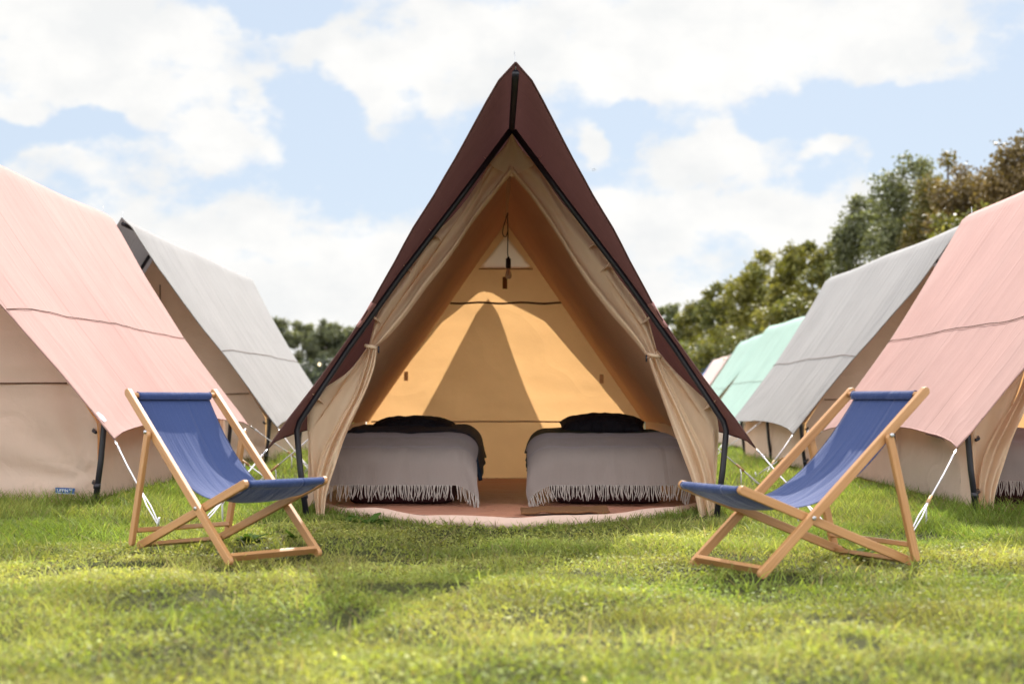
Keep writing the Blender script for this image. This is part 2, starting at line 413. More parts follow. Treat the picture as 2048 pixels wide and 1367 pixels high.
def rope_line(root, p0, p1, double=True, slack=.02):
    """guy rope as a part with runner, hook and peg"""
    p0 = Vector(p0); p1 = Vector(p1); d = p1 - p0
    mb = MB(); k = .62
    mid = p0 + d * k
    mb.tube([p0 + d * .10, p0 + d * .3 + Vector((0, 0, -slack * .4)), mid], .006, 7)
    side = d.cross(Vector((0, 0, 1)))* 0.0 + d.cross(Vector((0, 0, 1))).normalized() * .013
    mb.tube([mid, p0 + d * .8 + side, p1 + side * .4], .005, 7)
    if double: mb.tube([mid, p0 + d * .8 - side, p1 - side * .4], .005, 7)
    mb.tube([mid, mid + side * 1.6 + Vector((0, 0, -.05)), mid + side * 1.4 + Vector((0, 0, -.16))], .0065, 6)
    for q in (.10, .125): mb.tube([p0 + d * q - side * .45, p0 + d * q + side * .45], .010, 7)
    ro = mb.build('guy_rope', M['rope'], root)
    b2 = MB(); b2.tube([mid - d.normalized() * .05, mid + d.normalized() * .05], [.011, .013], 8)
    b2.build('rope_runner', M['runner'], ro)
    hk = MB(); hk.tube([p0 + d * .02, p0 + d * .05 + side * .5, p0 + d * .10, p0 + d * .05 - side * .5, p0 + d * .02], .004, 6)
    hk.build('hook', M['metal'], ro)
    pg = MB(); pg.tube([p1 + Vector((0, 0, .05)) + d.normalized() * .02, p1 - Vector((0, 0, .12)) + Vector((-d.x, -d.y, 0)) * .06], .008, 6)
    pg.build('peg', M['metal'], ro)
    return ro

def tent(label, fly_mat, loc, rz=0, L=4.8, seed=0, style='closed', wf=1.0, ropes=((1, -1), (1, 0), (1, 1), (-1, -1), (-1, 0), (-1, 1)), group='tents in the rows', detail=1.0, ropeoff=None):
    t = thing('tent', label, 'tent', loc, rz, group)
    # outer sheet
    nu, nv = int(56 * detail), int(30 * detail)
    mb = MB()
    def fp(i, j):
        v = j * 2 - 1
        return fly_point(abs(v), -1 if v < 0 else 1, i, L, seed, wf)
    mb.grid(fp, nu, nv * 2, lambda i, j, p: (p[1] + seed, abs(j * 2 - 1) * 2.9))
    fly = mb.build('fly_sheet', fly_mat, t)
    for side in (-1, 1):
        # hem of the front edge, seam cord across the sheet, patch where the edge bends
        sc_ = MB()
        sc_.tube([fly_point(.60 + .010 * math.sin(i / 24 * math.pi) + .001 * nz(i * .7, seed), side, i / 24, L, seed, wf) + Vector((side * .006, 0, .005)) for i in range(25)], .0035, 5)
        sc_.build('seam_cord', M['seam'], fly)
        hm = MB()
        hm.tube([fly_point(k / 24, side, 0, L, seed, wf) for k in range(25)], .007, 5); hm.build('edge_hem', fly_mat, fly)
        hb = MB()
        hb.tube([fly_point(1, side, i / 24, L, seed, wf) for i in range(25)], .006, 5); hb.build('edge_hem', fly_mat, fly)
    # frame
    bow = .028 if seed == 1 else 0.0
    for yy in (0, L / 2, L):
        for side in (-1, 1):
            fm = MB()
            fm.tube([(side * 1.48 * wf, yy, -.03), (side * 1.53 * wf, yy, .35), (side * 1.555 * wf, yy, .63), (side * 1.535 * wf, yy, .695), (side * (1.155 + bow) * wf, yy, 1.205 + bow * .7), (side * (.775 + bow) * wf, yy, 1.735 + bow * .7), (side * (.39 + bow * .5) * wf, yy, 2.265 + bow * .35), (side * .012, yy, 2.80)], .022, 10)
            fm.tube([(side * 1.5 * wf, yy, .14), (side * 1.504 * wf, yy, .18)], .027, 10)
            fm.build('frame_pole', M['steel'], t)
    rp = MB(); rp.tube([(0, -1.6, 2.85), (0, L * .5, 2.835), (0, L + (.62 if seed != 1 else .88), 2.85)], .022, 10); rp.build('ridge_pole', M['steel'], t)
    for yy in (-1.585, L + (.6 if seed != 1 else .86)):
        pn = MB(); pn.tube([(0, yy, 2.85), (.0, yy, 2.90), (-.008, yy, 2.985)], [.006, .005, .004], 6); pn.build('ridge_pin', M['metal'], t)
    if style == 'bare': return t
    # inner tent roof
    for side in (-1, 1):
        rf = MB()
        def rfn(i, j):
            y = .14 + (L - .14) * i; s = j; ef = min(1, (1 - i) * 8)
            k = math.sin(math.pi * i) ** .7 * math.sin(math.pi * s)
            x = side * 1.47 * s * wf; z = 2.76 - 2.13 * s
            dd = -.05 * k + (.014 * nz(y * 1.4, s * 3, seed + 9) + .01 * nz(y * 3 + s * 2, s * 5, seed + 2)) * ef - .014 * (1 - ef)
            return (x + side * dd * .82, y, z + dd * .57)
        rf.grid(rfn, 30, 26, lambda i, j, p: (p[1], j * 2.6)); rf.build('inner_roof', M['cream'], t)
        wl = MB()
        def wfn(i, j):
            y = .10 + (L - .12) * i; z = .63 - .56 * j
            return (side * (1.47 * wf + .015 * j + .022 * nz(y * 1.6 + j * .8, j * 1.5, seed + 4) * math.sin(math.pi * min(1, j + .15)) + .01), y, z)
        wl.grid(wfn, 40, 10, lambda i, j, p: (p[1], p[2])); wl.build('side_wall', M['wall'], t)
    gs = MB()
    gs.grid(lambda i, j: ((i * 2 - 1) * (1.455 * wf), .1 + (L - .12) * j if seed != 1 else max(.1, .52 - 1.36 * (1 - ((i * 2 - 1) * 1.455 / 1.42) ** 2)) * (1 - j) + (L - .02) * j, .10 if i in (0, 1) else .028 + .006 * nz(i * 14, j * 20, seed)), 40, 40, lambda i, j, p: (p[0], p[1]))
    gs.build('groundsheet', M['sheet'], t)
    bk = MB(); gable_grid(bk, L - .02, seed + 20); back = bk.build('back_wall', M['cream'], t)
    back.scale.x = wf
    if style == 'closed':
        fr = MB(); gable_grid(fr, .13, seed + 30, amp=.035); front = fr.build('front_wall', M['wall'], t)
        front.scale.x = wf
        sm = MB()
        sm.tube([(x, .118, .93 + .012 * nz(x * 2, 1, seed)) for x in np.linspace(-1.24, 1.24, 20)], .006, 5)
        sm.build('seam', M['seam'], front)
        zp = MB(); zp.tube([(0, .112, z) for z in np.linspace(.06, 2.3, 12)], .009, 5); zp.build('zip', M['seam'], front)
    for side in ((-1, 1) if seed != 1 else ()):
        for zc in (.17, .56):
            bu = MB()
            bu.tube([(side * 1.49 * wf, .01, zc), (side * 1.455 * wf, .06, zc + .01), (side * 1.44 * wf, .13, zc + .02)], .012, 6)
            bu.build('buckle', M['steel'], t)
    if ropes:
        for side, e in ropes:
            u = (e + 1) / 2
            p0 = fly_point(1, side, u, L, seed, wf)
            off = {-1: (.58, -1.05), 0: (.85, 0.05), 1: (.6, .85)}[e]
            if ropeoff and (side, e) in ropeoff: off = ropeoff[(side, e)]
            rope_line(t, p0, (p0.x + side * off[0], p0.y + off[1], .0))
    return t

# --- curtains of an open tent front, in the tent's own coordinates
def lc(px, py, d=10.45): p = at(px, py, d); return Vector((p.x, p.y - 10.3, p.z))
def ribbon(mb, outer, inner, n, folds, amp, seed, roll=0.0, nc=22):
    """sheet between two edge curves with folds running along them"""
    A = hermite(outer, n); B = hermite(inner, n)
    def fn(i, j):
        k = round(j * n); a, b_ = A[k], B[k]
        p = a.lerp(b_, i)
        w = math.sin(math.pi * i) ** .5
        dy_ = amp * math.sin(i * math.pi * 2 * folds + 2.2 * nz(j * 3, 0, seed) + seed) * w + amp * .8 * nz(i * 3, j * 5, seed) * w
        if roll and i > .78: dy_ -= roll * math.sin((i - .78) / .22 * math.pi)
        return (p.x, p.y + dy_, p.z)
    LL = sum((A[k + 1] - A[k]).length for k in range(n))
    return mb.grid(fn, nc, n, lambda i, j, p: (i * .45, j * LL))
def mirror_pts(pts): return [(2046 - x, y) for x, y in pts]
OUT_L = [(1022, 268), (1010, 292), (996, 311), (978, 327), (966, 350), (931, 403), (892, 447), (860, 474), (842, 497), (818, 540), (780, 588), (755, 630), (745, 665), (738, 692)]
INN_L = [(1022, 350), (988, 392), (945, 447), (900, 515), (850, 580), (806, 640), (772, 678), (752, 694)]
OUT_R = [(1026, 268), (1038, 292), (1054, 310), (1074, 324), (1086, 346), (1122, 402), (1164, 448), (1192, 482), (1210, 506), (1232, 546), (1268, 594), (1296, 636), (1306, 668), (1316, 704)]
INN_R = [(1026, 350), (1066, 398), (1115, 470), (1166, 552), (1218, 622), (1255, 664), (1278, 692), (1296, 716)]
LOWO_L = [(737, 696), (728, 730), (708, 790), (672, 850), (646, 900), (634, 950), (632, 990), (634, 1030)]
LOWI_L = [(755, 696), (748, 740), (731, 785), (710, 830), (690, 876), (672, 930), (655, 985), (650, 1030)]
LOWO_R = [(1316, 706), (1330, 740), (1356, 790), (1385, 850), (1410, 900), (1424, 950), (1428, 990), (1432, 1036)]
LOWI_R = [(1297, 718), (1308, 750), (1326, 800), (1344, 850), (1366, 910), (1386, 965), (1394, 1005), (1400, 1036)]
PANO_L = [(738, 690), (700, 740), (650, 776), (622, 800), (616, 850), (622, 920), (628, 980), (634, 1030)]
PANI_L = [(745, 694), (728, 740), (712, 790), (690, 840), (668, 890), (652, 950), (646, 990), (648, 1028)]
PANO_R = [(1316, 700), (1352, 742), (1392, 780), (1424, 812), (1438, 850), (1436, 920), (1432, 980), (1430, 1034)]
PANI_R = [(1304, 706), (1330, 750), (1352, 800), (1376, 850), (1398, 900), (1408, 950), (1412, 990), (1412, 1034)]
def front_open(t, both=True):
    for sd, (o, i, lo, li, po, pi) in (('l', (OUT_L, INN_L, LOWO_L, LOWI_L, PANO_L, PANI_L)), ('r', (OUT_R, INN_R, LOWO_R, LOWI_R, PANO_R, PANI_R))):
        if sd == 'r' and not both: continue
        c = MB()
        ribbon(c, [lc(*p, 10.47) for p in o], [lc(*p, 10.44) for p in i], 48, 1.6, .022, 3 if sd == 'l' else 8, .05)
        cu = c.build('curtain', M['curtain'], t)
        c = MB()
        ribbon(c, [lc(*p, 10.42) for p in lo], [lc(*p, 10.34) for p in li], 48, 2.4, .035, 13 if sd == 'l' else 18, .04)
        c.build('curtain_drop', M['curtain'], cu)
        c = MB()
        ribbon(c, [lc(*p, 10.46) for p in po], [lc(*p, 10.47) for p in pi], 36, 1.2, .02, 23 if sd == 'l' else 28)
        c.build('front_panel', M['curtain'], t)
        # the tie that gathers the curtain, with its toggle
        tp = lc(744, 694, 10.37) if sd == 'l' else lc(1307, 711, 10.37)
        s_ = -1 if sd == 'l' else 1
        c = MB(); c.tube([tp + Vector((-.045, -.01, .012)), tp + Vector((-.015, -.045, .004)), tp + Vector((.02, -.045, -.002)), tp + Vector((.05, -.01, -.008))], .014, 8)
        ti = c.build('curtain_tie', M['curtain'], cu)
        tg = tp + Vector((-s_ * .055, -.05, -.02)); c = MB(); c.tube([tg + Vector((0, 0, .025)), tg - Vector((0, 0, .025))], .007, 6); c.build('toggle', M['steel'], cu)
        # cloth tabs buttoned round the pole
        for (px, py) in ((971, 322), (862, 466), (806, 532), (742, 632), (628, 792)) if sd == 'l' else ((1080, 320), (1196, 484), (1222, 528), (1303, 634), (1430, 806)):
            s2 = -1 if sd == 'l' else 1; c = MB(); p = lc(px - s2 * 7, py + 3, 10.38)
            c.grid(lambda i, j: p + Vector((s2 * (-.035 + .06 * j) + (i - .5) * .03, .07 - .10 * j, -.025 + .045 * j + s2 * (i - .5) * .04)), 2, 4)
            c.build('pole_tab', M['curtain'], t)
    # gathered top of the gable above the opening
    g = MB()
    g.grid(lambda i, j: lc(1024 + (i * 2 - 1) * (2 + 46 * j ** 1.5), 266 + 62 * j + (26 * (1 - abs(i * 2 - 1)) if j == 1 else 0), 10.425 - .012 * math.sin(i * 9) * j), 16, 12, lambda i, j, p: (p[0], p[2]))
    g.build('gable_top', M['curtain'], t)

main = tent('large burgundy tent with open front and two beds inside', M['burgundy'], (0, 10.3, 0), R(.8), 4.8, 1, 'open',
            ropeoff={(1, -1): (.34, -.85), (-1, -1): (.34, -.85), (1, 0): (.75, .3), (-1, 0): (.75, .3)})
front_open(main)
backw = [c for c in main.children if c.name.startswith('back_wall')][0]
YB = 4.76
def bw(px, py, off=0.0): p = at(px, py, 15.06); return Vector((p.x + .065, YB - off, p.z))
bm = bmesh.new(); bm.from_mesh(backw.data); kill = []
wa, wb_ = bw(1012, 470), bw(1012, 536)          # opening for the window in the gable
for f in bm.faces:
    c = f.calc_center_median(); k = (wa.z - c.z) / (wa.z - wb_.z)
    if 0 < k < .94 and abs(c.x - wa.x) < .275 * k - .022: kill.append(f)
bmesh.ops.delete(bm, geom=kill, context='FACES'); bm.to_mesh(backw.data); bm.free()
w = MB(); w.grid(lambda i, j: bw(1012 + (i * 2 - 1) * 52 * (1 - j), 536 - 66 * j, .012 + .004 * math.sin(i * 7)), 14, 14); w.build('gable_window', M['window'], backw)
zb = MB(); zb.tube([bw(898 + i * 12, 606 + 1.2 * math.sin(i * .9), .022) for i in range(20)], .011, 7); zb.build('window_bar', M['seam'], backw)
wb = MB(); wb.tube([bw(958 + i * 10.8, 538, .018) for i in range(11)], .008, 6); wb.build('window_hem', M['hem'], backw)
for (px, py, wd, ht) in ((1010, 566, 9, 24), (813, 752, 8, 18), (1203, 757, 8, 18)):
    s_ = MB(); s_.grid(lambda i, j: bw(px + (i - .5) * wd, py + (j - .5) * ht, .03 + .008 * math.sin(j * 3)), 3, 6); s_.build('strap', M['strap'] if wd > 8 else M['hem'], backw)
hs = MB(); hs.tube([(x, YB - .012, .625 + .006 * nz(x * 3, 2, 3)) for x in np.linspace(-1.42, 1.42, 30)], .009, 5); hs.build('seam', M['hem'], backw)
rt = MB(); rt.grid(lambda i, j: ((i - .5) * .05, .3 + j * 4.2, 2.735 - .004 * abs(i - .5)), 2, 20); rt.build('ridge_tape', M['hem'], main)
# pink corner patches on the fly edge
for side in (-1, 1):
    pt = MB()
    pt.grid(lambda i, j: fly_point(.57 + .07 * j, side, .004 + .028 * i, 4.8, 1) + Vector((-side * .006, -.004, -.006)), 4, 5); pt.build('edge_patch', M['patch'], main)
    pt = MB()
    pt.tube([fly_point(.57 + .07 * k / 5, side, 0, 4.8, 1) for k in range(6)], .011, 6); pt.build('edge_patch', M['patch'], main)
# apron of the groundsheet bulging out of the door with its pale rim
def apron_y(x): return .5 - 1.36 * (1 - (x / 1.42) ** 2) - .05 * nz(x * 2, 0, 4)
ap = MB()
ap.grid(lambda i, j: ((i * 2 - 1) * 1.4, .75 + (apron_y((i * 2 - 1) * 1.4) - .75) * j, .05 + .010 * nz(i * 9, j * 4, 2) + .02 * j ** 5), 44, 12, lambda i, j, p: (p[0], p[1]))
ap.build('groundsheet_apron', M['sheet'], main)
rm = MB()
rm.grid(lambda i, j: ((i * 2 - 1) * 1.4, apron_y((i * 2 - 1) * 1.4) - .035 * math.sin(j * math.pi) - .02 * j + .006 * nz(i * 20, j, 7), .078 + .022 * nz(i * 9, 0, 9) - .09 * j), 60, 6, lambda i, j, p: (p[0], p[2]))
rm.build('groundsheet_rim', M['rim'], main)

pinkL = tent('pink tent at the left edge with closed beige front, behind the left deckchair', M['pink'], (-4.6, 10.62, .05), 0, 4.8, 40, 'closed')
# woven maker's label at the foot of its front and a care tag on the sheet
fw = [c for c in pinkL.children if c.name.startswith('front_wall')][0]
lb = MB(); lb.grid(lambda i, j: (1.163 + .147 * i, (.085), .10 + .045 * j - .006 * i), 4, 2); lbo = lb.build('maker_label', M['tagblue'], fw)
tc = bpy.data.curves.new('lettering', 'FONT'); tc.body = "LIFFIN\u2122"; tc.size = .032; tc.extrude = .0006
to = bpy.data.objects.new('lettering', tc); col.objects.link(to)
dg = bpy.context.evaluated_depsgraph_get(); me = bpy.data.meshes.new_from_object(to.evaluated_get(dg))
bpy.data.objects.remove(to); bpy.data.curves.remove(tc)
lo_ = link('lettering', me, M['white'], lbo); lo_.location = (1.174, .082, .113); lo_.rotation_euler = (R(90), R(2), 0)
cb = MB(); cb.grid(lambda i, j: (1.163 + .147 * i, .082, .10 + .006 * j - .006 * i), 4, 1); cb.build('label_stripe', M['taggrey'], lbo)
ct = MB()
ct.grid(lambda i, j: fly_point(.955 - .03 * j, 1, .012 + .008 * i, 4.8, 40) + Vector((.008, 0, .006)), 2, 2); ct.build('care_tag', M['taggrey'], pinkL)

tent('grey tent standing right behind the pink tent on the left', M['grey'], (-4.42, 17.75, .0), 0, 5.4, 50, 'closed', wf=.9)
pinkR = tent('pink tent at the right edge with its door flap open, behind the right deckchair', M['pink'], (4.87, 10.3, 0), R(-2.2), 4.8, 60, 'open')
front_open(pinkR)
tent('grey tent standing right behind the pink tent on the right', M['grey'], (5.12, 17.55, -.07), R(-.6), 4.9, 70, 'closed')
tent('mint green tent directly behind the grey tent, larger of the two mint ones', M['mint'], (6.4, 30.0, -.22), R(-.2), 4.8, 80, 'closed', detail=.7)
tent('mint green tent between the nearer mint tent and the pale pink one', M['mint'], (6.55, 37.3, -.31), R(-3.6), 4.8, 90, 'closed', detail=.7)
tent('small looking pale pink tent far off between mint and blue tents', M['palepink'], (7.95, 52.6, -.42), R(-3.2), 4.8, 100, 'closed', detail=.6)
tent('pale blue tent farthest off, at the end of the right row', M['blue'], (8.55, 61.6, -.44), R(-3.2), 4.8, 110, 'closed', detail=.6)
tent('unseen tent behind the open burgundy tent, stripped to a thin roof to soften its shadow', M['thin'], (-.10, 21.65, 0), R(180.8), 4.8, 120, 'bare', detail=.7)  # unseen shadow caster; inner tent left out and cloth thinned to let light through

# ------------------------------------------------------------------ beds
def superbox(mb, x0, x1, y0, y1, z0, z1, r=.05):
    n = 12
    def fn(i, j):
        a = 2 * math.pi * i; b_ = math.pi * (j - .5)
        e = .28
        cs = lambda t: math.copysign(abs(math.cos(t)) ** e, math.cos(t)); sn = lambda t: math.copysign(abs(math.sin(t)) ** e, math.sin(t))
        return ((x0 + x1) / 2 + (x1 - x0) / 2 * cs(b_) * cs(a), (y0 + y1) / 2 + (y1 - y0) / 2 * cs(b_) * sn(a), (z0 + z1) / 2 + (z1 - z0) / 2 * sn(b_))
    return mb.grid(fn, 64, 28, lambda i, j, p: (p[0] + p[2], p[1] + p[2]))
def drop(o, r=.06):
    """arc length past the edge -> (outward, downward)"""
    q = r * math.pi / 2
    if o <= 0: return 0, 0
    if o < q: a = o / r; return r * math.sin(a), r * (1 - math.cos(a))
    return r, r + (o - q)
def drape(x0, x1, y0, y1, ztop, left, right, frontdrop, nx_, ny_, puff, seed, r=.06, flare=.10, wav=.02, wfreq=7, lift=0.0, lift2=0.0):
    """cloth laid over a bed: x0..x1 is the bed, y0 its foot end, y1 where the cloth ends on top"""
    W = x1 - x0
    def fn(i, j):
        a = -left + (W + left + right) * i; b_ = -frontdrop + (y1 - y0 + frontdrop) * j
        ol, orr, of = max(0, -a), max(0, a - W), max(0, -b_)
        os_ = ol + orr
        so = (os_ ** 1.3 + of ** 1.3) ** (1 / 1.3)
        out_s, _ = drop(os_, r); out_f, _ = drop(of, r); _, dn = drop(so, r)
        ca = min(max(a, 0), W); sgn = -1 if ol > 0 else 1
        hang = max(0, so - r)
        x = x0 + ca + sgn * out_s + (sgn * os_ * flare if os_ > 0 else 0)
        y = y0 + max(b_, 0) - out_f - of * flare
        fw_ = wav * min(1, hang * 4)
        if of > 0: y -= fw_ * (nz(a * wfreq, .3, seed) + .5 * nz(a * wfreq * 2.3, .9, seed))
        if os_ > 0: x += sgn * fw_ * (nz(b_ * wfreq, .7, seed + 2))
        if of > 0 and os_ <= 0: x += .01 * nz(a * 4, b_ * 3, seed) * min(1, hang * 4)
        z = ztop + .05 * min(max(b_, 0), 1.2) + lift * min(1, max(0, (b_ - .1) / .25)) + lift2 * float(sstep(.25, .6, b_)) - dn + puff * (nz(a * 3.1, b_ * 2.7, seed) * .5 + .6) * (1 if so <= 0 else max(.3, 1 - so * 3)) + .006 * nz(a * 9, b_ * 9, seed + 1)
        return (x, y, max(z, .035))
    return fn, (W + left + right), (y1 - y0 + frontdrop)
def blanket(name_label, x0, x1, y0, y1, z, left, right, fd, seed, org=(0, 0, 0), group='fringed blankets on the beds'):
    root = thing('blanket', name_label, 'blanket', org, 0, group)
    fn, w_, h_ = drape(x0, x1, y0, y1, z, left, right, fd, 84, 56, .014, seed, r=.13, flare=.2, wav=.045, wfreq=4.2, lift=.05)
    mb = MB(); mb.grid(fn, 84, 56, lambda i, j, p: (i * w_, j * h_)); mb.build('woven_cloth', M['blanket'], root)
    fr = MB()
    rr = random.Random(seed)
    ns = 118
    for k in range(ns):
        i = (k + rr.uniform(.2, .8)) / ns
        p = Vector(fn(i, 0)); q = Vector(fn(i, .03)); d = (p - q).normalized()
        ln = rr.uniform(.085, .125)
        pts = [p - d * .004]
        sw = rr.uniform(-.2, .2); c1 = rr.uniform(-.25, .25)
        for s_ in range(1, 5):
            f = s_ / 4
            pt = p + d * ln * f + Vector((sw * ln * f * f + c1 * .03 * math.sin(f * 5), -.008 * f + rr.uniform(-.003, .003), 0))
            pt.z = max(pt.z, .036 + rr.uniform(0, .004)); pts.append(pt)
        fr.tube(pts, [.0042, .0036, .0034, .0036, .0026], 5)
    fr.build('fringe', M['fringe'], root)
    return root
def pillow(label, c, sx, sy, sz, seed, mat, org=(0, 0, 0), rz=0, tilt=0):
    mb = MB()
    def fn(i, j):
        a = i * 2 - 1; b_ = j * 2 - 1
        return a, b_
    def half(s):
        def g_(i, j):
            a = i * 2 - 1; b_ = j * 2 - 1
            h = (max(0, 1 - abs(a) ** 2.6)) ** .55 * (max(0, 1 - abs(b_) ** 2.6)) ** .55
            pinch = 1 - .09 * (1 - abs(a) ** 2) * abs(b_) ** 3 ; pin2 = 1 - .07 * (1 - abs(b_) ** 2) * abs(a) ** 3
            x = a * sx * pin2; y = b_ * sy * pinch
            return (x, y, s * h * sz * (1 if s > 0 else .45) + .010 * nz(a * 3, b_ * 3, seed) * h + .006 * nz(a * 7, b_ * 6, seed + 3))
        return g_
    mb.grid(half(1), 30, 24, lambda i, j, p: (p[0] * 2, p[1] * 2)); mb.grid(half(-1), 30, 24, lambda i, j, p: (p[0] * 2, p[1] * 2))
    root = mb.build('pillow', mat)
    bm = bmesh.new(); bm.from_mesh(root.data); bmesh.ops.remove_doubles(bm, verts=bm.verts, dist=.0015); bm.to_mesh(root.data); bm.free()
    root.location = Vector(c) + Vector(org); root.rotation_euler = (tilt, 0, rz)
    return tag(root, label, 'pillow')
def bed(label, x0, x1, y0, y1, org=(0, 0, 0), group='beds in the tents'):
    root = thing('bed', label, 'bed', org, 0, group)
    mb = MB(); superbox(mb, x0 + .01, x1 - .01, y0 + .01, y1, .22, .455); mb.build('mattress', M['maroon'], root)
    mb = MB(); superbox(mb, x0 + .03, x1 - .03, y0 + .03, y1, .035, .235); mb.build('base', M['maroon'], root)
    return root
def duvet(label, mat, x0, x1, y0, y1, z, left, right, seed):
    fn, w_, h_ = drape(x0, x1, y0, y1, z, left, right, 0, 60, 60, .045, seed, r=.12, flare=.22, wav=.04, wfreq=4, lift2=.065 if seed == 3 else .03)
    mb = MB(); mb.grid(fn, 70, 60, lambda i, j, p: (i * w_, j * h_))
    o = mb.build('duvet', mat)
    sm = o.modifiers.new('thickness', 'SOLIDIFY'); sm.thickness = .03; sm.offset = -1
    return tag(o, label, 'duvet')
bed('left bed inside the open tent, maroon mattress under blanket', -1.32, -.43, 10.95, 13.0)
bed('right bed inside the open tent, maroon mattress under blanket', .30, 1.22, 10.95, 13.0)
duvet('navy duvet on the left bed hanging over its inner side', M['navy'], -1.32, -.43, 11.25, 12.85, .48, .05, .34, 3)
duvet('dark green duvet on the right bed hanging over its inner side', M['green'], .30, 1.22, 11.25, 12.85, .475, .26, .05, 9)
blanket('grey fringed blanket on the left bed, beside the navy duvet', -1.33, -.44, 10.93, 11.75, .482, .14, .19, .35, 5)
blanket('grey fringed blanket on the right bed, beside the green duvet', .29, 1.23, 10.93, 11.75, .482, .21, .12, .35, 12)
pillow('flat black pillow on the left bed', (-.86, 12.5, .615), .37, .22, .095, 3, M['black'], rz=.06, tilt=.12)
pillow('plump black pillow on the right bed', (.79, 12.45, .612), .385, .22, .115, 6, M['black'], rz=-.04, tilt=.22)
bed('bed just inside the door of the right pink tent, dark under its blanket', -1.3, -.33, 10.95, 13.0, (4.87, 0, 0))
blanket('grey fringed blanket at the right edge, inside the right pink tent', -1.33, -.35, 10.93, 11.75, .522, .12, .13, .36, 25, (4.87, 0, 0))
# coir mat on the apron
mt = MB()
mt.grid(lambda i, j: (.06 + .62 * i, 9.66 + .34 * j + .25 * i * i, .088 + .006 * math.sin(i * 5) + .012 * j + .012 * nz(i * 6, j * 2, 4) + .003 * nz(i * 40, j * 20, 1)), 40, 16)
o = mt.build('doormat', M['coir']); sm = o.modifiers.new('thickness', 'SOLIDIFY'); sm.thickness = .014
tag(o, 'brown coir doormat on the groundsheet before the right bed', 'doormat')
# pendant lamp hung from the ridge
lamp = thing('pendant_lamp', 'black pendant lamp with a bare bulb hanging from the tent ridge', 'lamp', (-.045, 14.3, 2.73))
c = MB(); c.tube([(0, 0, 0), (.004, 0, -.2), (.0, 0, -.4), (.008, 0, -.455)], .006, 6)
c.tube(hermite([(0, 0, -.01), (-.03, .01, -.1), (-.05, .01, -.2), (-.02, 0, -.24), (.002, 0, -.18)], 16), .005, 6); c.build('cable', M['steel'], lamp)
c = MB(); c.tube([(.008, 0, -.44), (.008, 0, -.455), (.008, 0, -.46), (.008, 0, -.545), (.008, 0, -.555)], [.012, .014, .026, .027, .02], 14); c.build('socket', M['steel'], lamp)
c = MB(); prof = [(.016, -.555), (.018, -.572), (.030, -.600), (.034, -.622), (.030, -.645), (.018, -.66), (.002, -.665)]
c.tube([(.008, 0, z) for r_, z in prof], [r_ for r_, z in prof], 16); c.build('bulb', M['glass'], lamp)

# ------------------------------------------------------------------ deckchairs
def beam(name, p0, p1, xc, wx, h, parent, ext0=0, ext1=0):
    """flat wooden rail in a side plane with rounded ends; p = (y, z)"""
    a = Vector((p0[0], p0[1])); b_ = Vector((p1[0], p1[1])); d = (b_ - a); L = d.length; d.normalize(); n = Vector((-d.y, d.x))
    a -= d * ext0; b_ += d * ext1; L = (b_ - a).length
    prof, uv = [], []
    for k in range(9):
        t = -math.pi / 2 + math.pi * k / 8; prof.append(b_ + d * (math.cos(t) * h / 2 - h / 2) + n * math.sin(t) * h / 2)
    for k in range(9):
        t = math.pi / 2 + math.pi * k / 8; prof.append(a + d * (math.cos(t) * h / 2 + h / 2) + n * math.sin(t) * h / 2)
    m_ = len(prof); vs, uvs = [], []
    for sx in (-1, 1):
        for q in prof: vs.append((xc + sx * wx / 2, q.x, q.y)); uvs.append(((q - a).dot(d), (q - a).dot(n) + sx * .2 + xc))
    fs = [tuple(range(m_)), tuple(range(2 * m_ - 1, m_ - 1, -1))] + [(k, k + m_, (k + 1) % m_ + m_, (k + 1) % m_) for k in range(m_)]
    mb = MB(); mb.add(vs, [f[::-1] for f in fs], uvs)
    return mb.build(name, M['wood'], parent, smooth=False, bevel=.004)
def crossbar(name, y, z, hw, wy, hz, parent, tilt=0.0):
    mb = MB(); vs = []; uvs = []
    ca, sa = math.cos(tilt), math.sin(tilt)
    for sx in (-1, 1):
        for (a, b_) in ((-1, -1), (1, -1), (1, 1), (-1, 1)):
            yy, zz = a * wy / 2, b_ * hz / 2
            vs.append((sx * hw, y + yy * ca - zz * sa, z + yy * sa + zz * ca)); uvs.append((sx * hw, yy + zz * 1.7))
    mb.add(vs, [(0, 1, 2, 3)[::-1], (4, 5, 6, 7), (0, 4, 5, 1)[::-1], (1, 5, 6, 2)[::-1], (2, 6, 7, 3)[::-1], (3, 7, 4, 0)[::-1]][::1], uvs)
    o = mb.build(name, M['wood'], parent, smooth=False, bevel=.003)
    return o
